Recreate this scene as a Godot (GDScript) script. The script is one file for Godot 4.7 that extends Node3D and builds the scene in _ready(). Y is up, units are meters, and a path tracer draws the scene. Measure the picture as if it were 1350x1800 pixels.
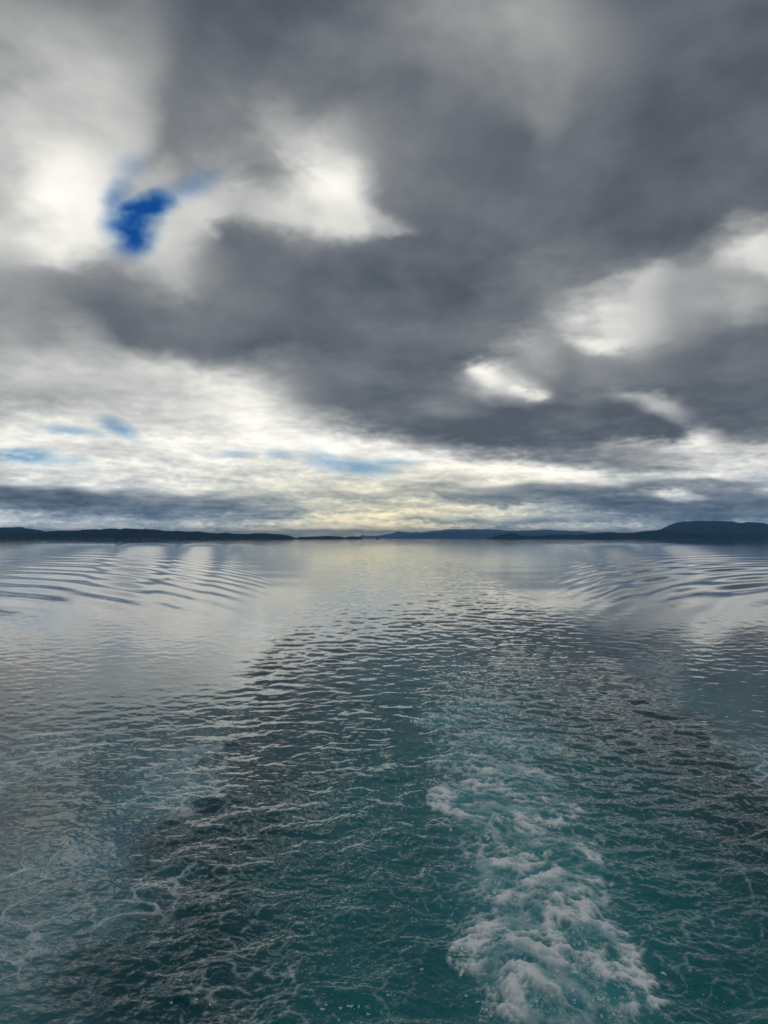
extends Node3D
# A ship's wake on a calm sound under broken cloud. The camera stands at the stern rail, 13 m above
# the water, looking back along the wake, which runs towards -Z. Units are metres.

const EYE := 13.0            # height of the eye above the water
const LENS := 1352.0         # focal length in pixels of the photograph
const VANISH := Vector2(690.0, 946.0)   # where the wake meets the horizon in the photograph
const AXIS := 4.6            # the wake's centre line lies this far to starboard of the eye
const FAR := 60000.0
const HAZE := 0.00004         # extinction of the sea air per metre

# ---------------------------------------------------------------- sky
# Banks of cloud, each laid over the ones before it: place and half-size in photograph pixels from the
# vanishing point's frame (a tangent plane of directions), tilt in degrees, brightness 0-255, cover, softness
var banks := [
	# broad masses, upper sky
	[480, 120, 300, 260, 0, 94, 0.95, 0.6], [820, 200, 260, 260, 0, 121, 0.8, 0.8], [1190, 240, 330, 270, 0, 101, 0.95, 0.55],
	[1260, 60, 190, 160, 0, 95, 0.8, 0.8], [680, 100, 120, 180, 0, 117, 0.6, 0.9],
	[90, 60, 175, 260, -8, 128, 0.95, 0.55], [50, 20, 120, 80, 0, 118, 0.7, 0.9], [190, 130, 105, 150, 0, 140, 0.9, 0.6],
	[20, 250, 150, 200, 0, 188, 0.9, 0.8], [140, 300, 130, 190, 10, 198, 0.9, 0.65], [110, 400, 150, 110, 0, 214, 0.9, 0.7],
	[90, 350, 70, 90, 0, 226, 0.7, 0.9], [0, 430, 60, 120, 0, 170, 0.6, 0.9],
	[350, 200, 70, 180, 6, 115, 0.8, 0.7],
	# pale opening at the top
	[900, 40, 160, 110, 25, 150, 0.85, 0.8], [945, 20, 90, 60, 10, 172, 0.8, 0.9], [955, 130, 35, 130, -5, 142, 0.7, 0.9], [840, 110, 70, 90, 0, 122, 0.6, 0.9],
	[1060, 30, 90, 60, 20, 128, 0.6, 0.9],
	# main dark bank
	[930, 370, 330, 130, 5, 105, 0.9, 0.6], [720, 260, 110, 110, 0, 116, 0.7, 0.9],
	[640, 520, 400, 190, 4, 107, 0.95, 0.35], [560, 470, 240, 90, 0, 101, 0.8, 0.7], [850, 480, 190, 120, 0, 105, 0.8, 0.8],
	[470, 610, 130, 60, 0, 93, 0.85, 0.8], [740, 600, 180, 70, 5, 101, 0.7, 0.9], [600, 520, 100, 60, 0, 95, 0.7, 0.9],
	[330, 500, 70, 45, -20, 130, 0.8, 0.9], [960, 470, 110, 45, -25, 122, 0.7, 0.9], [800, 595, 110, 26, 4, 121, 0.6, 0.9], [420, 540, 70, 40, 0, 119, 0.6, 0.9],
	# bright opening above it
	[520, 285, 140, 115, 10, 150, 0.8, 0.9], [560, 310, 80, 95, -20, 196, 0.85, 0.9], [575, 345, 75, 55, 10, 240, 0.95, 0.8],
	[455, 345, 150, 40, 6, 200, 0.85, 0.85], [610, 382, 80, 22, 8, 205, 0.8, 0.9], [690, 398, 22, 16, 0, 180, 0.6, 0.9],
	[330, 365, 70, 46, -28, 196, 0.95, 0.5], [285, 425, 70, 58, -35, 188, 0.9, 0.7], [250, 470, 110, 40, 0, 178, 0.85, 0.7],
	[270, 300, 55, 34, -30, 165, 0.9, 0.6], [395, 300, 60, 40, -20, 150, 0.6, 0.9],
	# left middle
	[30, 560, 190, 80, 0, 142, 0.85, 0.8], [120, 500, 130, 40, 5, 128, 0.8, 0.8], [200, 555, 150, 72, 18, 121, 0.95, 0.8],
	[245, 590, 95, 48, 10, 105, 0.85, 0.9], [365, 530, 60, 60, 0, 118, 0.6, 0.9], [60, 640, 190, 55, 12, 172, 0.85, 0.7], [130, 600, 70, 30, 30, 176, 0.7, 0.8],
	[5, 505, 70, 70, 0, 152, 0.8, 0.9],
	# lower pale belt
	[300, 690, 330, 60, 3, 198, 0.9, 0.6], [120, 700, 130, 22, 0, 170, 0.7, 0.9], [90, 770, 220, 40, 0, 222, 0.8, 0.8], [420, 690, 130, 30, 5, 212, 0.8, 0.9], [500, 722, 130, 30, 10, 226, 0.8, 0.8],
	[420, 810, 520, 62, 0, 216, 0.95, 0.5], [620, 775, 190, 38, 6, 238, 0.85, 0.7], [330, 745, 120, 18, 5, 202, 0.6, 0.9],
	[930, 830, 430, 50, 0, 206, 0.95, 0.5], [880, 812, 240, 26, 4, 240, 0.85, 0.8], [1190, 815, 170, 26, -4, 226, 0.8, 0.8],
	# dark underside over the pale belt, right
	[660, 705, 170, 52, 12, 107, 0.9, 0.6], [900, 745, 290, 52, 4, 93, 0.95, 0.5], [1000, 775, 150, 36, 4, 97, 0.85, 0.7], [1130, 742, 110, 34, -4, 93, 0.85, 0.7],
	[1290, 670, 150, 110, 0, 97, 0.95, 0.55], [1335, 590, 70, 70, 0, 109, 0.8, 0.8], [1130, 630, 120, 70, 0, 113, 0.85, 0.7], [1010, 650, 120, 60, 0, 113, 0.7, 0.9],
	[740, 682, 120, 22, 9, 120, 0.7, 0.9], [1010, 600, 70, 36, -10, 124, 0.7, 0.9], [1185, 600, 60, 40, -30, 128, 0.7, 0.9],
	# breaks of light, right
	[1105, 535, 95, 66, -12, 184, 0.9, 0.9], [1215, 530, 60, 46, -20, 138, 0.6, 0.9], [1100, 555, 60, 34, -15, 216, 0.85, 0.9], [1120, 500, 60, 26, 0, 200, 0.8, 0.9], [1060, 590, 40, 16, -10, 226, 0.8, 0.8],
	[1300, 462, 120, 40, -22, 168, 0.8, 0.9], [1345, 440, 60, 50, 0, 216, 0.8, 0.9], [1220, 545, 100, 40, -10, 158, 0.7, 0.9], [1330, 530, 60, 30, -20, 170, 0.7, 0.9],
	[880, 678, 58, 26, 8, 212, 0.9, 0.9], [925, 690, 26, 11, 5, 246, 0.8, 0.9], [850, 665, 24, 12, 5, 244, 0.7, 0.9], [945, 622, 48, 34, -15, 166, 0.85, 0.9], [800, 722, 45, 20, 0, 126, 0.6, 0.9],
	[1140, 713, 50, 15, 8, 206, 0.75, 0.9], [1190, 738, 22, 9, 25, 150, 0.6, 0.9], [1226, 768, 30, 20, 0, 232, 0.8, 0.9], [1180, 792, 110, 18, 0, 222, 0.85, 0.7], [1320, 810, 90, 20, 0, 212, 0.7, 0.9],
	[1130, 815, 70, 24, 5, 118, 0.7, 0.9],
	# streaks over the horizon
	[120, 884, 260, 22, 1, 98, 0.95, 0.5], [60, 878, 120, 12, 0, 86, 0.8, 0.8], [420, 902, 230, 15, 2, 108, 0.9, 0.5], [380, 884, 120, 9, 2, 128, 0.8, 0.7], [230, 915, 260, 6, 0, 162, 0.8, 0.7],
	[60, 912, 120, 4, 0, 168, 0.8, 0.8], [640, 893, 170, 14, 0, 198, 0.85, 0.7], [620, 876, 90, 9, 0, 158, 0.8, 0.7], [560, 862, 60, 7, 0, 162, 0.7, 0.7], [690, 918, 170, 14, 0, 234, 0.9, 0.7], [480, 934, 330, 6, 0, 216, 0.85, 0.7],
	[1010, 872, 200, 20, 0, 104, 0.95, 0.5], [1110, 892, 170, 18, 0, 98, 0.9, 0.6], [1270, 893, 170, 32, 0, 92, 0.95, 0.5], [1100, 858, 160, 6, 0, 122, 0.8, 0.7], [1250, 850, 130, 7, 0, 112, 0.85, 0.6],
	[1190, 872, 55, 8, 4, 208, 0.9, 0.7], [1090, 868, 40, 5, 0, 172, 0.7, 0.8], [860, 905, 130, 9, 0, 196, 0.85, 0.7], [880, 893, 110, 4, 0, 216, 0.8, 0.8], [830, 920, 160, 5, 0, 124, 0.8, 0.7], [1000, 920, 150, 7, 0, 124, 0.85, 0.7],
	[1090, 934, 80, 4, -4, 202, 0.9, 0.8], [790, 872, 80, 6, 3, 126, 0.8, 0.7], [760, 856, 60, 5, 0, 162, 0.7, 0.8],
]
# gaps through which the blue shows: place, half-size, tilt, cover, softness
var gaps := [[226, 386, 38, 44, 20, 1.0, .85], [252, 352, 46, 22, -14, .95, .85], [330, 318, 56, 20, -24, .28, .9], [206, 335, 20, 42, 15, .4, .9], [228, 272, 30, 20, 0, .2, .9], [208, 752, 34, 13, 24, .55, .8], [122, 758, 44, 8, 6, .5, .8],
	[25, 800, 62, 13, 2, .75, .6], [105, 812, 45, 7, 0, .4, .8], [612, 818, 70, 14, 10, .6, .8], [690, 812, 36, 7, 0, .5, .8], [420, 797, 30, 5, 0, .4, .8], [495, 797, 24, 6, 5, .4, .8], [585, 800, 40, 6, 20, .4, .8]]

var drift := FastNoiseLite.new()
var fleece := FastNoiseLite.new()
var billow := FastNoiseLite.new()
var tuft := FastNoiseLite.new()

func noise_set(n: FastNoiseLite, seed_no: int, wavelength: float, octaves: int, kind := FastNoiseLite.TYPE_SIMPLEX_SMOOTH, fractal := FastNoiseLite.FRACTAL_FBM, gain := 0.5) -> FastNoiseLite:
	n.seed = seed_no; n.noise_type = kind; n.frequency = 1.0 / wavelength
	n.fractal_type = fractal; n.fractal_octaves = octaves; n.fractal_gain = gain
	return n

func soft(a: float, b: float, x: float) -> float:
	var t := clampf((x - a) / (b - a), 0.0, 1.0)
	return t * t * (3.0 - 2.0 * t)

# the banks and gaps summed once on a fine lattice of directions; (brightness, share of blue)
const CELL := 5.0
const LU := -260.0
const LV := -330.0
const NU := 380
const NV := 258
var lattice_lum := PackedFloat32Array()
var lattice_blue := PackedFloat32Array()

func share(b: Array, u: float, v: float, softness: float) -> float:
	var dx: float = u - b[0]
	var dy: float = v - b[1]
	var tilt := deg_to_rad(b[4])
	var e1: float = (dx * cos(tilt) + dy * sin(tilt)) / b[2]
	var e2: float = (dy * cos(tilt) - dx * sin(tilt)) / b[3]
	return 1.0 - soft(1.0 - softness, 1.0 + softness, sqrt(e1 * e1 + e2 * e2))

func lay_banks() -> void:
	lattice_lum.resize(NU * NV)
	lattice_blue.resize(NU * NV)
	for j in NV:
		var el := (VANISH.y - (LV + j * CELL)) / LENS
		lattice_lum_fill(j, lerpf(112.0, 200.0, 1.0 - soft(0.0, 0.26, el)))
	for b in banks + gaps:
		var is_gap: bool = b.size() == 7
		var reach: float = maxf(b[2], b[3]) * (1.0 + b[-1])
		for j in range(maxi(0, int((b[1] - reach - LV) / CELL)), mini(NV, int((b[1] + reach - LV) / CELL) + 2)):
			for i in range(maxi(0, int((b[0] - reach - LU) / CELL)), mini(NU, int((b[0] + reach - LU) / CELL) + 2)):
				var t := share(b, LU + i * CELL, LV + j * CELL, b[-1])
				if t > 0.0:
					var at := j * NU + i
					if is_gap:
						lattice_blue[at] = maxf(lattice_blue[at], t * b[5])
					else:
						lattice_lum[at] += (b[5] - lattice_lum[at]) * b[6] * t

func lattice_lum_fill(j: int, value: float) -> void:
	for i in NU:
		lattice_lum[j * NU + i] = value

func read(a: PackedFloat32Array, u: float, v: float) -> float:
	var x := clampf((u - LU) / CELL, 0.0, NU - 1.001)
	var y := clampf((v - LV) / CELL, 0.0, NV - 1.001)
	var i := int(x); var j := int(y)
	var fx := x - i; var fy := y - j
	var k := j * NU + i
	return lerpf(lerpf(a[k], a[k + 1], fx), lerpf(a[k + NU], a[k + NU + 1], fx), fy)

func sky_colour(az: float, el: float) -> Color:
	var dir := Vector3(sin(az) * cos(el), sin(el), -cos(az) * cos(el))
	# cloud sheet seen from below: coordinates on a layer overhead
	var k := 1.0 / (dir.y + 0.09)
	var p := Vector2(dir.x, dir.z) * k
	var rough := fleece.get_noise_2d(p.x * 100.0, p.y * 100.0)
	var puff := billow.get_noise_3d(dir.x * 100.0, dir.y * 160.0, dir.z * 100.0)
	var fluff := tuft.get_noise_2d(p.x * 100.0 + 12.0 * puff, p.y * 100.0 + 12.0 * rough)
	var low := 1.0 - soft(0.0, 0.26, dir.y)
	var lum := 0.0
	var blue := 0.0
	var inside := (1.0 - soft(0.62, 0.85, absf(az))) * (1.0 - soft(0.66, 0.82, el))
	if inside < 1.0:        # the general sky, the same all round
		var wide := drift.get_noise_3d(dir.x * 100.0, dir.y * 190.0, dir.z * 100.0)
		lum = lerpf(112.0 + 80.0 * wide, 185.0 + 70.0 * wide, low)
	if inside > 0.0:
		var w := 0.35 + 0.65 * soft(0.02, 0.4, dir.y)
		var u0 := VANISH.x + LENS * dir.x / -dir.z
		var v0 := VANISH.y - LENS * dir.y / -dir.z
		var u := u0 + w * (60.0 * puff + (10.0 + 16.0 * low) * rough + 14.0 * fluff)
		var v := v0 + w * (48.0 * billow.get_noise_3d(dir.x * 100.0 + 57.0, dir.y * 160.0, dir.z * 100.0) + 16.0 * fleece.get_noise_2d(p.x * 100.0 + 31.0, p.y * 100.0) + 14.0 * fluff)
		blue = inside * read(lattice_blue, lerpf(u, u0, 0.5), lerpf(v, v0, 0.5)) * clampf(1.08 + 0.8 * billow.get_noise_3d(dir.x * 330.0, dir.y * 330.0, dir.z * 330.0) + (0.2 + 1.4 * low) * fluff, 0.0, 1.1)
		lum = lerpf(lum, read(lattice_lum, u, v), inside)
	# fleecy relief of the clouds
	lum = lerpf(110.0 + (lum - 110.0) * 1.13, lum, low)
	lum += (10.0 + 44.0 * low) * rough * (0.7 + 0.3 * soft(80.0, 170.0, lum)) + (5.0 + 34.0 * low) * fluff * (0.5 + 0.5 * soft(80.0, 170.0, lum)) + 25.0 * puff * (1.0 - 0.5 * low)
	lum = clampf(lum, 62.0, 250.0) / 255.0
	var shade := soft(0.3, 0.62, lum)
	var bright := soft(0.62, 0.95, lum)
	var tint := Color(0.92, 1.0, 1.095).lerp(Color(0.99, 1.0, 1.0), shade).lerp(Color(1.01, 1.0, 0.962), bright)
	var c := Color(lum * tint.r, lum * tint.g, lum * tint.b)
	# low over the horizon the air turns dark cloud bluer, and warms the light towards the hidden sun
	var lower := 1.0 - soft(0.0, 0.12, dir.y)
	var warm := lower * exp(-pow(az / 0.22, 2.0)) * soft(0.35, 0.7, lum)
	c = c.lerp(Color(c.r * 0.9, c.g, c.b * 1.08), 0.7 * lower * (1.0 - bright))
	c = c.lerp(Color(c.r * 1.07, c.g * 1.0, c.b * 0.82), warm)
	if blue > 0.0:
		var open := Color(0.07, 0.28, 0.56).lerp(Color(0.42, 0.61, 0.74), 1.0 - soft(0.02, 0.32, dir.y))
		c = c.lerp(open, clampf(blue * 1.05, 0.0, 1.0))
	c = c.srgb_to_linear()
	# the sky beyond the haze that is built in front of it
	var clear := exp(minf(HAZE * 560.0 / (dir.y + 0.006), 0.92)) * (1.0 + 0.10 * bright)
	return Color(c.r * clear, c.g * clear, c.b * clear)

func sky_block(w: int, rows: int, az0: float, az1: float, el_top: float, el_low: float) -> Image:
	var lines := []
	lines.resize(rows)
	var job := func(r: int) -> void:
		var el := lerpf(el_top, el_low, (r + 0.5) / rows)
		var line := PackedFloat32Array()
		line.resize(w * 3)
		for i in w:
			var c := sky_colour(wrapf(lerpf(az0, az1, (i + 0.5) / w), -PI, PI), el)
			line[i * 3] = c.r; line[i * 3 + 1] = c.g; line[i * 3 + 2] = c.b
		lines[r] = line
	WorkerThreadPool.wait_for_group_task_completion(WorkerThreadPool.add_group_task(job, rows))
	var all := PackedFloat32Array()
	for l in lines:
		all.append_array(l)
	return Image.create_from_data(w, rows, false, Image.FORMAT_RGBF, all.to_byte_array())

func make_sky() -> ImageTexture:
	noise_set(drift, 5, 46.0, 3)
	noise_set(fleece, 11, 62.0, 6, FastNoiseLite.TYPE_SIMPLEX_SMOOTH, FastNoiseLite.FRACTAL_FBM, 0.55)
	noise_set(billow, 23, 17.0, 5, FastNoiseLite.TYPE_SIMPLEX_SMOOTH, FastNoiseLite.FRACTAL_FBM, 0.5)
	noise_set(tuft, 37, 15.0, 5, FastNoiseLite.TYPE_SIMPLEX_SMOOTH, FastNoiseLite.FRACTAL_FBM, 0.6)
	lay_banks()
	var whole := Image.create(512, 256, false, Image.FORMAT_RGBF)
	whole.blit_rect(sky_block(512, 128, 0.0, TAU, PI / 2, 0.0), Rect2i(0, 0, 512, 128), Vector2i.ZERO)
	whole.fill_rect(Rect2i(0, 128, 512, 128), Color(0.05, 0.07, 0.08))
	whole.resize(4096, 2048, Image.INTERPOLATE_CUBIC)
	var unit := TAU / 4096.0
	var up := 520
	for half in 2:                       # the part before the camera, finely; azimuth 0 is the panorama's edge
		var from := 0 if half == 0 else -440
		var fine := sky_block(440, up, from * unit, (from + 440) * unit, up * unit, 0.0)
		whole.blit_rect(fine, Rect2i(0, 0, 440, up), Vector2i(0 if half == 0 else 4096 - 440, 1024 - up))
	whole.fill_rect(Rect2i(0, 1024, 4096, 1024), Color(0.05, 0.07, 0.08))
	return ImageTexture.create_from_image(whole)

# ---------------------------------------------------------------- sea
var chop := FastNoiseLite.new()
var ripple := FastNoiseLite.new()
var fine := FastNoiseLite.new()
var patch := FastNoiseLite.new()
var swirl := FastNoiseLite.new()
var lace := FastNoiseLite.new()
var vein := FastNoiseLite.new()
var bubble := FastNoiseLite.new()
var spume := FastNoiseLite.new()

const COLUMNS_FINE := 1070
const U_FINE := 0.68
var us := PackedFloat32Array()
var dist := PackedFloat32Array()
var row_pos := []
var row_col := []
var row_foam := []
var row_nor := []

# boils of the propeller wash: place in photograph pixels turned to a point on the water, radius and height
var boils := []

func on_water(px: float, py: float) -> Vector2:   # (x, distance astern)
	var d := EYE * LENS / (py - VANISH.y)
	return Vector2((px - VANISH.x) / LENS * d, d)

func lay_rows() -> void:
	var side := [0.70, 0.73, 0.78, 0.86, 1.0, 1.25, 1.6]
	for k in range(side.size() - 1, -1, -1):
		us.append(-side[k])
	for i in COLUMNS_FINE + 1:
		us.append(lerpf(-U_FINE, U_FINE, i / float(COLUMNS_FINE)))
	for k in side:
		us.append(k)
	var d := 13.0
	var unit := EYE * LENS * 768.0 / 1350.0
	while d < FAR:
		dist.append(d)
		var step := 0.83 * d * d / unit          # about three quarters of a pixel of the picture
		step = minf(step, 2.5 if d < 420.0 else (4.6 if d < 1100.0 else 4.6 * pow(d / 1100.0, 3.2)))
		d += step
	dist.append(FAR)

# Height of the ship's own waves: for a ship under way the crests lie where the phase of waves of every heading
# stands still; inside a wedge of 19.5 degrees two headings answer, the transverse and the diverging waves.
func ship_waves(s: float, y: float) -> float:
	var k0 := TAU / (29.0 * (1.0 + s / 850.0))     # she has been slowing down
	var ta := absf(y) / maxf(s, 1.0)
	var r := sqrt(s * s + y * y)
	var root := 1.0 - 8.0 * ta * ta
	var edge := 1.0
	if root < 0.0:
		edge = exp(root * 2.6)
		if edge < 0.01:
			return 0.0
		root = 0.0
	root = sqrt(root)
	ta = maxf(ta, 0.004)
	var t1 := (1.0 - root) / (4.0 * ta)
	var t2 := (1.0 + root) / (4.0 * ta)
	var fall := (1.6 if y < 0.0 else 1.4) * pow(120.0 / (r + 60.0), 0.34) * edge
	var near_cusp := 1.0 - soft(0.25, 0.97, root)
	var c1 := sqrt(1.0 + t1 * t1)
	var h := (0.015 + 0.20 * near_cusp) * cos(k0 * c1 * (s - absf(y) * t1))
	if t2 < 3.0:
		var c2 := sqrt(1.0 + t2 * t2)
		h += (0.11 + 0.10 * near_cusp) * (1.0 - soft(1.7, 3.0, t2)) * cos(TAU / 32.0 * c2 * (s - absf(y) * t2) + 0.9)
	return h * fall

func sea_row(r: int) -> void:
	var d := dist[r]
	var n := us.size()
	var pos := PackedVector3Array(); pos.resize(n)
	var col := PackedColorArray(); col.resize(n)
	var foams := PackedFloat32Array(); foams.resize(n)
	var step := dist[mini(r + 1, dist.size() - 1)] - d
	var lod_fine := clampf(1.6 - step / 0.16, 0.0, 1.0)
	var lod_mid := clampf(1.7 - step / 0.55, 0.0, 1.0)
	var lod_chop := clampf(2.3 - step / 1.9, 0.0, 1.0)
	var lod_big := 1.0 - soft(1500.0, 3500.0, d)
	var s := d + 6.0
	var width := 4.4 + 1.38 * sqrt(s)
	var rim := soft(12.9, 15.0, d)               # still water at the sheet's near edge
	var strength := 0.22 + 0.78 * exp(-s / 75.0)
	for j in n:
		var x := us[j] * (d + 1.0)
		var z := -d
		var y := x - AXIS
		var h := 0.0
		var bub := 0.0
		var milk := 0.0
		var foam := 0.0
		if d < 5000.0 and absf(us[j]) < 0.9:
			# ship waves from bow and stern
			if lod_big > 0.0:
				h += lod_big * (ship_waves(s + 70.0, y) + 0.8 * ship_waves(s + (8.0 if y < 0.0 else 19.0), y)) * soft(70.0, 260.0, d)
			# broad, lazy undulation and wind ripple of the open water
			var pat := patch.get_noise_2d(x, z * 0.6)
			var calm := soft(-0.35, 0.45, pat)
			h += clampf(1.8 - step / 1.6, 0.0, 1.0) * 0.010 * patch.get_noise_2d(x * 7.0 + 300.0, z * 7.0)
			var meander := patch.get_noise_2d(x * 0.5, z * 3.0 + 900.0)
			var e := absf(y + 2.0 * meander) / width
			var wake := 1.0 - soft(0.80, 1.12, e)
			# what is left of the churning far astern
			h += lod_big * wake * (0.05 + 0.15 * exp(-d / 350.0)) * soft(50.0, 190.0, d) * chop.get_noise_2d(x * 0.36, z * 0.44 + 500.0)
			h += lod_big * wake * 0.24 * soft(110.0, 300.0, d) * exp(-d / 900.0) * chop.get_noise_2d(x * 0.17, z * 0.15 - 300.0)
			if lod_chop > 0.0:
				var wx := swirl.get_noise_2d(x, z)
				var wz := swirl.get_noise_2d(x + 77.0, z)
				var qx := x + 0.9 * wx * wake
				var qz := z + 0.9 * wz * wake
				var ch := chop.get_noise_2d(qx * 0.8, qz)
				var streak := soft(-0.35, 0.35, bubble.get_noise_2d(x * 1.3 + 200.0, z * 0.14))
				var churn := wake * strength * (0.45 + 0.85 * streak)
				# choppy, churned water inside the wake, gentle outside it
				h += lod_chop * ch * (0.005 + (0.018 + 0.030 * calm) * exp(-pow(d / 190.0, 2.0)) + 0.080 * churn) + lod_chop * 0.13 * wx * churn
				# steep little seas along the shear at the wake's edge
				var shear := exp(-pow((e - 1.0) / 0.13, 2.0)) * exp(-s / 130.0)
				h += lod_chop * shear * 0.30 * chop.get_noise_2d(x * 0.42 + 60.0, z * 0.5)
				if lod_mid > 0.0:
					var rip := ripple.get_noise_2d(x * 0.8, z * 1.25)
					h += lod_mid * rip * (0.004 + (0.008 + 0.013 * calm) * exp(-d / 120.0) + 0.013 * churn)
				var spread := exp(-s / 120.0)
				# bubbles carried down by the hull and the screws, rising as they age
				var bn := bubble.get_noise_2d(x, z * 0.55)
				var inner := 1.0 - soft(0.35, 0.95, e + 0.25 * bn)
				bub = inner * (0.25 + 0.75 * exp(-s / 75.0)) * (0.75 + 0.55 * bn) + 0.34 * (1.0 - soft(0.95, 1.6, e)) * exp(-s / 120.0)
				var out := absf(y) / width
				var side := soft(0.98, 1.25, out + 0.18 * bn) * (1.0 - soft(1.75, 2.5, out + 0.3 * bn)) * (1.0 if y < 0.0 else 0.85)
				milk = side * exp(-s / 140.0) * (1.2 + 0.9 * bn)
				var vn := 0.0
				if d < 260.0:
					# threads of old foam all over the churned water
					vn = vein.get_noise_2d(x * 1.2 + 0.35 * wz, z * 1.2 + 0.35 * wx)
					var age := exp(-s / 46.0)
					var thread := soft(0.62 - 0.34 * age * wake - 0.10 * bn, 1.05, vn + 0.25 * ch)
					foam = 0.68 * thread * (wake * (0.35 + 0.65 * age) + 0.35 * shear) * soft(-0.45, 0.25, bn + 0.5 * age)
					foam *= 1.0 - soft(90.0, 250.0, d)
					# lace on the slicks either side
					if milk > 0.03 and d < 62.0:
						var lx := x + 0.7 * wx + 0.16 * fine.get_noise_2d(x, z)
						var lz := z * 0.8 + 0.7 * wz + 0.16 * fine.get_noise_2d(x + 33.0, z)
						var ln := minf(lace.get_noise_2d(lx, lz), lace.get_noise_2d(lx * 2.3 + 9.0, lz * 2.3) + 0.10 - 0.12 * bn)
						var web := 1.0 - soft(0.0, 0.10 + 0.10 * soft(-0.2, 0.5, fine.get_noise_2d(x * 0.4, z * 0.4)), ln + 1.0)
						foam = maxf(foam, web * (1.0 - soft(40.0, 62.0, d)) * soft(-0.30, 0.25, bn + 0.2 * exp(-s / 30.0)) * soft(0.05, 0.3, milk) * (0.62 + 0.5 * fine.get_noise_2d(x * 0.6 + 5.0, z * 0.6)))
				if d < 106.0 and absf(x - 5.5) < 3.2 + 0.11 * s:
					# the screws' wash: heaps of white water rolling outwards
					var cy := x - 4.9 - 0.5 * wx - 0.012 * (d - 25.0)
					var half := 1.25 + 0.042 * s
					var core := (1.0 - soft(0.35, 1.3, absf(cy) / half + 0.25 * bn)) * (1.0 - 0.55 * soft(26.0, 60.0, d) - 0.45 * soft(60.0, 105.0, d))
					var sp := spume.get_noise_2d(x + 0.25 * wx, z + 0.25 * wz)
					var wild := fine.get_noise_2d(x * 0.5, z * 0.5)
					var roll := 0.0
					var heap := 0.0
					for b in (boils if d < 66.0 else []):
						var bx: float = x - b[0] + 0.45 * wild + 0.5 * wx
						var bz: float = d - b[1] + 0.45 * fine.get_noise_2d(x * 0.5 + 40.0, z * 0.5) + 0.5 * wz
						var q: float = sqrt(bx * bx + bz * bz * 0.72) / b[2]
						if q < 1.9:
							heap += b[3] * (1.0 - soft(0.15, 1.45, q))
							var side_on: float = 0.6 + 0.4 * (bz * b[5] + bx * b[4]) / maxf(q * b[2], 0.01)
							roll = maxf(roll, exp(-pow((q - 0.95) / 0.34, 2.0)) * side_on)
							bub = maxf(bub, 1.0 - soft(0.8, 1.5, q))
					var froth := 0.58 * roll * (1.0 - 0.55 * soft(36.0, 60.0, d)) + (0.31 + 0.12 * soft(34.0, 60.0, d)) * core + (0.50 * sp + 0.55 * vn + 0.26 * fine.get_noise_2d(x * 2.6 + 70.0, z * 2.6)) * soft(0.02, 0.35, core + roll)
					froth = soft(0.30, 1.02, froth)
					froth *= 0.36 + 0.76 * soft(-0.3, 0.25, wz + 0.3 * sp)
					foam = maxf(foam, froth)
					milk = maxf(milk, 0.5 * core + 0.45 * roll)
					h += heap * (0.75 + 0.18 * sp) + 0.05 * core * sp + 0.04 * froth + 0.06 * core * vn
				if lod_fine > 0.0:
					var f := fine.get_noise_2d(x * 2.0, z * 2.0)
					h += lod_fine * f * (0.004 + 0.014 * wake * strength + 0.025 * foam)
				h += 0.03 * foam * lod_mid
		h *= rim
		bub = clampf(bub, 0.0, 1.0); milk = clampf(milk, 0.0, 1.0)
		# colour of the water itself: clear and dark, green-blue where it is full of fine bubbles, pale under froth
		var cr := 0.002 + 0.006 * bub + 0.055 * milk
		var cg := 0.022 + 0.160 * bub + 0.155 * milk
		var cb := 0.033 + 0.168 * bub + 0.180 * milk
		if foam > 0.0:
			cr = lerpf(cr, 0.76, foam); cg = lerpf(cg, 0.82, foam); cb = lerpf(cb, 0.83, foam)
		pos[j] = Vector3(x, h, z)
		col[j] = Color(cr, cg, cb)
		foams[j] = foam
	row_pos[r] = pos; row_col[r] = col; row_foam[r] = foams

func normal_row(r: int) -> void:
	var a: PackedVector3Array = row_pos[maxi(r - 1, 0)]
	var b: PackedVector3Array = row_pos[mini(r + 1, dist.size() - 1)]
	var c: PackedVector3Array = row_pos[r]
	var n := c.size()
	var nor := PackedVector3Array(); nor.resize(n)
	for j in n:
		nor[j] = (c[mini(j + 1, n - 1)] - c[maxi(j - 1, 0)]).cross(b[j] - a[j]).normalized()
	row_nor[r] = nor

func sheet(pos: PackedVector3Array, nor: PackedVector3Array, col: PackedColorArray, idx: PackedInt32Array, m: Material) -> MeshInstance3D:
	var arrays := []
	arrays.resize(Mesh.ARRAY_MAX)
	arrays[Mesh.ARRAY_VERTEX] = pos; arrays[Mesh.ARRAY_NORMAL] = nor; arrays[Mesh.ARRAY_COLOR] = col; arrays[Mesh.ARRAY_INDEX] = idx
	var mesh := ArrayMesh.new()
	mesh.add_surface_from_arrays(Mesh.PRIMITIVE_TRIANGLES, arrays)
	mesh.surface_set_material(0, m)
	var o := MeshInstance3D.new()
	o.mesh = mesh
	return o

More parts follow.
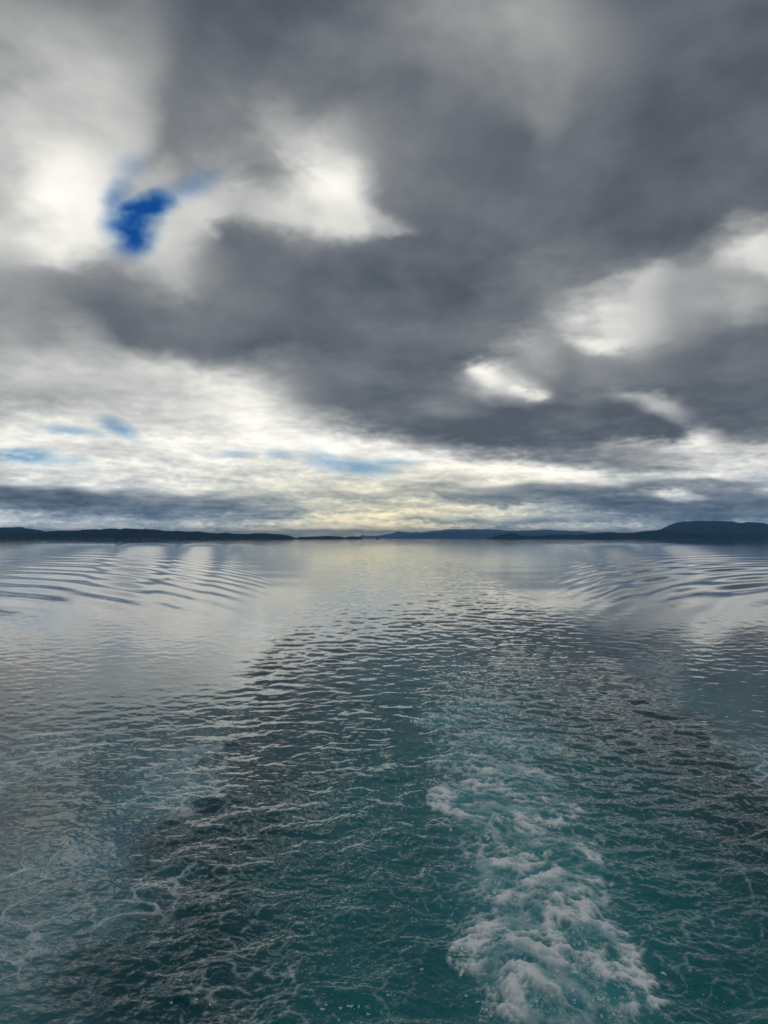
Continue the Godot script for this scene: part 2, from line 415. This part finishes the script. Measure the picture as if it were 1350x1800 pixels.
func make_sea() -> void:
	noise_set(patch, 3, 38.0, 3)
	noise_set(chop, 7, 2.4, 5, FastNoiseLite.TYPE_SIMPLEX_SMOOTH, FastNoiseLite.FRACTAL_FBM, 0.52)
	noise_set(spume, 43, 1.0, 5, FastNoiseLite.TYPE_SIMPLEX_SMOOTH, FastNoiseLite.FRACTAL_FBM, 0.62)
	noise_set(ripple, 9, 0.95, 3)
	noise_set(fine, 13, 0.55, 3)
	noise_set(swirl, 17, 3.2, 2)
	noise_set(vein, 19, 1.5, 5, FastNoiseLite.TYPE_SIMPLEX_SMOOTH, FastNoiseLite.FRACTAL_RIDGED, 0.5)
	noise_set(bubble, 29, 9.0, 4)
	noise_set(lace, 31, 1.7, 1, FastNoiseLite.TYPE_CELLULAR, FastNoiseLite.FRACTAL_NONE)
	lace.cellular_return_type = FastNoiseLite.RETURN_DISTANCE2_SUB
	for b in [[880, 1440, 1.6, .18, .6, .6], [985, 1500, 1.5, .22, .9, .2], [960, 1590, 1.5, .38, .5, .8], [1010, 1645, 1.5, .30, .9, .3], [900, 1665, 1.5, .35, -.8, .6],
			[930, 1720, 1.3, .40, .3, .9], [965, 1775, 1.2, .30, .2, .9], [1060, 1720, 1.0, .25, .9, .1], [830, 1400, 1.8, .15, -.8, .4], [900, 1370, 2.2, .1, .3, .8], [900, 1535, 1.3, .25, -.7, .5], [1000, 1560, 1.2, .25, .8, .4], [815, 1335, 1.5, .10, -.6, .5], [870, 1300, 1.9, .08, .2, .8], [780, 1265, 1.7, .06, -.5, .6], [925, 1310, 1.8, .08, .8, .3], [845, 1240, 2.2, .05, .3, .8], [960, 1420, 1.4, .15, .9, .2]]:
		var p := on_water(b[0], b[1])
		boils.append([p.x, p.y, b[2], b[3], b[4], b[5]])
	lay_rows()
	var n := us.size()
	var rows := dist.size()
	for a in [row_pos, row_col, row_foam, row_nor]:
		a.resize(rows)
	WorkerThreadPool.wait_for_group_task_completion(WorkerThreadPool.add_group_task(sea_row, rows))
	print("rows ", rows, " x ", n, " ", Time.get_ticks_msec())
	WorkerThreadPool.wait_for_group_task_completion(WorkerThreadPool.add_group_task(normal_row, rows))
	var pos := PackedVector3Array(); var nor := PackedVector3Array(); var col := PackedColorArray()
	for r in rows:
		pos.append_array(row_pos[r]); nor.append_array(row_nor[r]); col.append_array(row_col[r])
	var water_idx := PackedInt32Array(); var foam_idx := PackedInt32Array()
	for r in rows - 1:
		var fa: PackedFloat32Array = row_foam[r]
		var fb: PackedFloat32Array = row_foam[r + 1]
		var at := r * n
		for j in n - 1:
			if fa[j] + fa[j + 1] + fb[j] + fb[j + 1] > 1.6:
				foam_idx.append_array([at + j, at + j + n, at + j + 1, at + j + 1, at + j + n, at + j + n + 1])
			else:
				water_idx.append_array([at + j, at + j + n, at + j + 1, at + j + 1, at + j + n, at + j + n + 1])
	# the sea on the other sides, flat
	var base := pos.size()
	var x0 := 1.6 * (dist[0] + 1.0)
	for v in [Vector3(-x0, 0, -dist[0]), Vector3(x0, 0, -dist[0]), Vector3(FAR * 1.6, 0, -FAR), Vector3(-FAR * 1.6, 0, -FAR), Vector3(FAR * 1.6, 0, -dist[0]), Vector3(-FAR * 1.6, 0, -dist[0]), Vector3(FAR, 0, FAR), Vector3(-FAR, 0, FAR)]:
		pos.append(v); nor.append(Vector3.UP); col.append(Color(0.006, 0.016, 0.022))
	water_idx.append_array([base + 1, base + 2, base + 4, base + 3, base, base + 5, base, base + 1, base + 6, base, base + 6, base + 7, base + 1, base + 4, base + 6, base, base + 7, base + 5])
	var water := StandardMaterial3D.new()
	water.resource_name = "sea_water"
	water.vertex_color_use_as_albedo = true
	water.roughness = 0.03
	water.metallic_specular = 0.40
	water.normal_enabled = true
	water.normal_texture = ripples_texture()
	water.normal_scale = 0.03
	water.uv1_triplanar = true; water.uv1_world_triplanar = true
	water.uv1_scale = Vector3.ONE / 11.0
	var white := StandardMaterial3D.new()
	white.resource_name = "sea_foam"
	white.vertex_color_use_as_albedo = true
	white.roughness = 0.75
	white.metallic_specular = 0.36
	var sea := sheet(pos, nor, col, water_idx, water)
	sea.name = "sea"
	sea.set_meta("kind", "structure")
	sea.set_meta("label", "grey-green sea churned into a straight wake astern")
	sea.set_meta("category", "sea")
	add_child(sea)
	# the froth keeps only its own points
	var own := {}
	var fp := PackedVector3Array(); var fn := PackedVector3Array(); var fc := PackedColorArray(); var fi := PackedInt32Array()
	for k in foam_idx:
		if not own.has(k):
			own[k] = fp.size()
			fp.append(pos[k]); fn.append(nor[k]); fc.append(col[k])
		fi.append(own[k])
	var froth := sheet(fp, fn, fc, fi, white)
	froth.name = "wake_foam"
	froth.set_meta("kind", "stuff")
	froth.set_meta("label", "white foam and froth boiling along the middle of the wake")
	froth.set_meta("category", "foam")
	add_child(froth)
	print("sea ", Time.get_ticks_msec(), " triangles ", water_idx.size() / 3, " + ", fi.size() / 3)

func ripples_texture() -> ImageTexture:
	# small wind ripples, tileable: a sum of waves that fit the tile
	var n := FastNoiseLite.new()
	noise_set(n, 41, 90.0, 5, FastNoiseLite.TYPE_SIMPLEX_SMOOTH, FastNoiseLite.FRACTAL_FBM, 0.62)
	var im := n.get_seamless_image(1024, 1024, false, false, 0.12, true)
	im.convert(Image.FORMAT_RGBA8)
	im.bump_map_to_normal_map(9.0)
	return ImageTexture.create_from_image(im)

# ---------------------------------------------------------------- land
var relief := FastNoiseLite.new()
var canopy := FastNoiseLite.new()

# A ridge of wooded land: its skyline in photograph pixels, seen at the distance of its crest; shore and back slope run down to the sea
func land(called: String, label: String, category: String, skyline: Array, shore: float, crest: float, back: float, tone: Color) -> void:
	var x0: float = skyline[0][0]
	var x1: float = skyline[-1][0]
	var n := int((x1 - x0) * 1.0) + 2
	var m := 34
	var pos := PackedVector3Array(); var col := PackedColorArray(); var idx := PackedInt32Array()
	var seg := 0
	for i in n:
		var px := lerpf(x0, x1, i / float(n - 1))
		while seg < skyline.size() - 2 and px > skyline[seg + 1][0]:
			seg += 1
		var f: float = clampf((px - skyline[seg][0]) / (skyline[seg + 1][0] - skyline[seg][0]), 0.0, 1.0)
		f = lerpf(f, f * f * (3.0 - 2.0 * f), 0.6)
		var py := lerpf(skyline[seg][1], skyline[seg + 1][1], f)
		var top := maxf(EYE + (VANISH.y - py) / LENS * crest, 0.5)
		for k in m + 1:
			var t := k / float(m)
			var away: float
			var h: float
			if t < 0.65:
				var q := t / 0.65
				away = lerpf(shore, crest, q)
				var x := (px - VANISH.x) / LENS * away
				var spur := relief.get_noise_2d(x * 1000.0 / (crest * 0.1), away * 1000.0 / (crest * 0.1))
				h = top * (pow(q, 0.8) * 0.75 + 0.25 * q * q) + top * 0.30 * spur * sin(q * PI)
				h = minf(h, EYE + (top - EYE) * away / crest - 0.5 * (1.0 - q)) if q < 0.999 else top
			else:
				var q := (t - 0.65) / 0.35
				away = lerpf(crest, back, q)
				h = top * (1.0 - q) * (1.0 - q)
			var x := (px - VANISH.x) / LENS * away
			var tree := canopy.get_noise_2d(x, away * 0.6)
			h += clampf(top * 0.055, 1.5, 14.0) * tree * sin(minf(t * 4.0, PI / 2.0))
			pos.append(Vector3(x, h if t > 0.0 and t < 1.0 else -2.0, -away))
			var shade := 0.8 + 0.5 * tree + 0.35 * relief.get_noise_2d(x * 0.8 + 500.0, away * 0.8)
			if k == 1 and tree > 0.0:
				col.append(Color(0.13, 0.13, 0.125))      # bare rock along the tide line
				continue
			col.append(Color(tone.r * shade, tone.g * shade, tone.b * shade))
	for i in n - 1:
		for k in m:
			var a := i * (m + 1) + k
			idx.append_array([a, a + 1, a + m + 1, a + m + 1, a + 1, a + m + 2])
	var nor := PackedVector3Array()
	nor.resize(pos.size())
	for t in range(0, idx.size(), 3):
		var c := (pos[idx[t + 2]] - pos[idx[t]]).cross(pos[idx[t + 1]] - pos[idx[t]])
		for e in 3:
			nor[idx[t + e]] += c
	for v in nor.size():
		nor[v] = nor[v].normalized()
	var wood := StandardMaterial3D.new()
	wood.resource_name = "forest"
	wood.vertex_color_use_as_albedo = true
	wood.roughness = 1.0
	wood.metallic_specular = 0.1
	var o := sheet(pos, nor, col, idx, wood)
	o.name = called
	o.set_meta("kind", "structure")
	o.set_meta("label", label)
	o.set_meta("category", category)
	add_child(o)

func make_land() -> void:
	noise_set(relief, 51, 420.0, 4)
	noise_set(canopy, 53, 45.0, 4)
	var wood := Color(0.012, 0.034, 0.038)
	land("far_mountains", "jagged far mountains rising beyond the end of the sound", "mountains", [[628, 946], [632, 942], [638, 940], [643, 942], [650, 942], [663, 942], [672, 940.5], [680, 939], [690, 937], [700, 934], [710, 935.5], [723, 936.5], [733, 935], [743, 936], [750, 934.5], [770, 932.5], [787, 930.5], [797, 930], [810, 930.6], [837, 930], [867, 930.6], [900, 933], [920, 932.4], [940, 931.7], [967, 931], [980, 932.5], [1000, 933.2], [1020, 933], [1027, 935], [1047, 936], [1080, 940], [1110, 946]], 44000.0, 48000.0, 52000.0, wood)
	land("middle_mountains", "long mountain spur in front of the jagged far mountains", "mountains", [[640, 946], [690, 944], [715, 941], [735, 938.5], [750, 937.5], [775, 935], [800, 934], [830, 935], [856, 937], [880, 936], [905, 936.5], [925, 937], [940, 935.5], [960, 936.5], [985, 937], [1010, 938], [1040, 938.5], [1060, 942], [1075, 946]], 28000.0, 31000.0, 34000.0, wood)
	land("mountain", "broad dark blue mountain with a flat cloudy top", "mountain", [[1100, 946], [1130, 938], [1157, 931], [1167, 926.5], [1177, 922.5], [1187, 918.5], [1200, 916.6], [1220, 916], [1233, 915.3], [1267, 916], [1283, 916.6], [1300, 919], [1313, 917.6], [1330, 918.3], [1350, 921.5], [1400, 925], [1480, 921], [1600, 933], [1680, 946]], 12500.0, 15500.0, 19000.0, wood)
	land("wooded_foreland", "long low dark wooded foreland below the broad mountain", "hills", [[855, 946], [866, 943], [880, 940], [893, 937], [905, 937.5], [915, 941], [935, 942], [950, 941.5], [967, 940.5], [987, 939.5], [1010, 940], [1040, 938.4], [1053, 936], [1073, 935], [1087, 936.6], [1113, 936], [1133, 933.4], [1153, 932], [1167, 932.6], [1187, 935], [1200, 936.6], [1233, 937.3], [1260, 936.6], [1293, 937.3], [1317, 939.3], [1350, 940.5], [1420, 938], [1500, 941], [1560, 946]], 8600.0, 10500.0, 12500.0, wood)
	land("back_hill", "rounded hill standing behind the long dark ridge", "hill", [[-330, 946], [-260, 934], [-160, 924], [-60, 929], [0, 926.6], [20, 926.6], [33, 926], [43, 928.3], [53, 930], [67, 931.6], [77, 934], [95, 938], [120, 946]], 9000.0, 10500.0, 12000.0, wood)
	land("wooded_ridge", "long dark blue wooded ridge running down to the water", "hills", [[-420, 947], [-350, 938], [-260, 931], [-180, 935], [-90, 931], [-30, 934], [0, 936], [40, 936.5], [70, 935], [87, 933.3], [100, 932.7], [117, 932.7], [133, 932.7], [143, 931], [153, 930.3], [173, 930.6], [183, 929.3], [200, 928.7], [208, 930], [217, 928.3], [233, 929.3], [253, 930], [267, 930.3], [280, 931.6], [290, 933.3], [310, 933.3], [333, 934.3], [353, 934], [363, 936], [383, 937.3], [397, 936], [410, 938], [433, 938.7], [450, 937.4], [467, 937.4], [483, 938.4], [500, 940], [510, 942], [518, 945], [522, 947]], 7000.0, 8000.0, 9200.0, wood)
	land("islet", "low dark islet trailing off the end of the long ridge", "island", [[520, 946.4], [526, 943.9], [540, 943.4], [552, 943.4], [563, 942.6], [580, 942], [593, 942.7], [602, 943.8], [608, 946.4]], 9000.0, 9300.0, 9700.0, wood)
	land("islet_001", "small flat dark islet last in line before open water", "island", [[605, 946.4], [611, 943.6], [620, 942.8], [628, 943.8], [634, 944.4], [637, 946.4]], 10000.0, 10300.0, 10700.0, wood)

func beam(st: SurfaceTool, a: Vector3, b: Vector3, ra: float, rb: float, sides := 8) -> void:
	var up := (b - a).normalized()
	var u := up.cross(Vector3.RIGHT if absf(up.x) < 0.9 else Vector3.UP).normalized()
	var v := up.cross(u)
	for i in sides:
		var p := TAU * i / sides
		var q := TAU * (i + 1) / sides
		var c1 := u * cos(p) + v * sin(p)
		var c2 := u * cos(q) + v * sin(q)
		for w in [a + c1 * ra, b + c1 * rb, a + c2 * ra, a + c2 * ra, b + c1 * rb, b + c2 * rb, b + c1 * rb, b, b + c2 * rb]:
			st.add_vertex(w)

func block(st: SurfaceTool, at: Vector3, size: Vector3, rake := 0.0) -> void:
	var h := size / 2.0
	var c := []
	for k in 8:
		var y := h.y if k & 2 else -h.y
		c.append(at + Vector3((h.x if k & 1 else -h.x) * (1.0 - (rake if y > 0.0 else 0.0)), y, h.z if k & 4 else -h.z))
	for f in [[0, 2, 3, 1], [4, 5, 7, 6], [0, 4, 6, 2], [1, 3, 7, 5], [2, 6, 7, 3], [0, 1, 5, 4]]:
		for k in [0, 1, 2, 0, 2, 3]:
			st.add_vertex(c[f[k]])

func part(st: SurfaceTool, called: String, tone: Color, parent: Node3D) -> void:
	st.generate_normals()
	var o := MeshInstance3D.new()
	o.mesh = st.commit()
	var m := StandardMaterial3D.new()
	m.albedo_color = tone.linear_to_srgb()
	m.roughness = 0.6
	o.material_override = m
	o.name = called
	parent.add_child(o, true)

func start() -> SurfaceTool:
	var st := SurfaceTool.new()
	st.begin(Mesh.PRIMITIVE_TRIANGLES)
	st.set_smooth_group(-1)
	return st

func make_ship() -> void:
	# a ship hull down on the horizon, seen end on
	var ship := Node3D.new()
	ship.name = "distant_ship"
	var d := 9000.0
	ship.position = Vector3((664.5 - VANISH.x) / LENS * d, 0, -d)
	ship.rotation.y = deg_to_rad(24.0)
	ship.set_meta("label", "tiny dark ship far off where the wake meets the horizon")
	ship.set_meta("category", "ship")
	add_child(ship)
	var st := start()
	var outline := [Vector2(0, 46), Vector2(5, 36), Vector2(7, 20), Vector2(7, -30), Vector2(6, -42)]
	for i in outline.size() - 1:
		for s in [-1.0, 1.0]:
			var a: Vector2 = outline[i]; var b: Vector2 = outline[i + 1]
			var q := [Vector3(a.x * s * 0.8, -1, a.y), Vector3(b.x * s * 0.8, -1, b.y), Vector3(b.x * s, 7, b.y), Vector3(a.x * s, 7.0 + (2.5 if i == 0 else 0.0), a.y)]
			for k in ([0, 1, 2, 0, 2, 3] if s > 0 else [0, 2, 1, 0, 3, 2]):
				st.add_vertex(q[k])
			for p in ([q[3], q[2], Vector3(0, 7, b.y)] if s > 0 else [q[2], q[3], Vector3(0, 7, b.y)]):
				st.add_vertex(p)
	part(st, "hull", Color(0.02, 0.025, 0.035), ship)
	st = start(); block(st, Vector3(0, 11.5, -24), Vector3(12, 9, 18), 0.08)
	part(st, "superstructure", Color(0.05, 0.06, 0.07), ship)
	st = start(); block(st, Vector3(0, 18, -20), Vector3(9, 4, 8), 0.15)
	part(st, "bridge", Color(0.05, 0.06, 0.07), ship)
	st = start(); beam(st, Vector3(0, 20, -22), Vector3(0, 32, -22), 1.3, 0.6)
	part(st, "mast", Color(0.03, 0.03, 0.035), ship)
	st = start(); block(st, Vector3(0, 19, -30), Vector3(4, 7, 5), 0.2)
	part(st, "funnel", Color(0.03, 0.03, 0.035), ship)
	# radio mast on the long ridge
	var mast := Node3D.new()
	mast.name = "radio_mast"
	var md := 7990.0
	mast.position = Vector3((255.0 - VANISH.x) / LENS * md, EYE + (946.0 - 931.5) / LENS * md, -md)
	mast.set_meta("label", "thin radio mast standing on the crest of the wooded ridge")
	mast.set_meta("category", "mast")
	add_child(mast)
	st = start()
	for leg in 3:
		var c := Vector3(cos(TAU * leg / 3.0), 0, sin(TAU * leg / 3.0))
		beam(st, c * 2.4 - Vector3(0, 4, 0), c * 0.9 + Vector3(0, 30, 0), 0.5, 0.4, 6)
	part(st, "tower", Color(0.12, 0.12, 0.13), mast)
	st = start(); beam(st, Vector3(0, 28, 0), Vector3(0, 41, 0), 0.8, 0.3, 6)
	part(st, "antenna", Color(0.12, 0.12, 0.13), mast)

func _ready() -> void:
	var cam := Camera3D.new()
	cam.name = "camera"
	cam.position = Vector3(0, EYE, 0)
	cam.rotation = Vector3(atan((VANISH.y - 900.0) / LENS), atan((VANISH.x - 675.0) / LENS), 0)
	cam.fov = rad_to_deg(2.0 * atan(900.0 / LENS))
	cam.near = 0.1; cam.far = 150000.0
	add_child(cam)
	var env := Environment.new()
	env.background_mode = Environment.BG_SKY
	env.sky = Sky.new()
	var pan := PanoramaSkyMaterial.new()
	pan.panorama = make_sky()
	env.sky.sky_material = pan
	env.tonemap_mode = Environment.TONE_MAPPER_LINEAR
	env.tonemap_exposure = 1.0
	env.fog_enabled = true
	env.fog_density = HAZE
	env.fog_light_color = Color(0.24, 0.54, 0.98).linear_to_srgb()
	env.sdfgi_enabled = true; env.ssao_enabled = true; env.ssil_enabled = true
	var around := WorldEnvironment.new()
	around.name = "daylight"
	around.environment = env
	add_child(around)
	print("sky ", Time.get_ticks_msec())
	var sun := DirectionalLight3D.new()
	sun.name = "veiled_sun"
	sun.light_energy = 0.15
	sun.light_color = Color(1.0, 0.985, 0.96)
	sun.light_angular_distance = 22.0
	sun.shadow_enabled = true
	sun.rotation = Vector3(deg_to_rad(-75.0), deg_to_rad(180.0 - 4.0), 0)
	add_child(sun)
	make_sea()
	make_land()
	make_ship()
	print("all ", Time.get_ticks_msec())
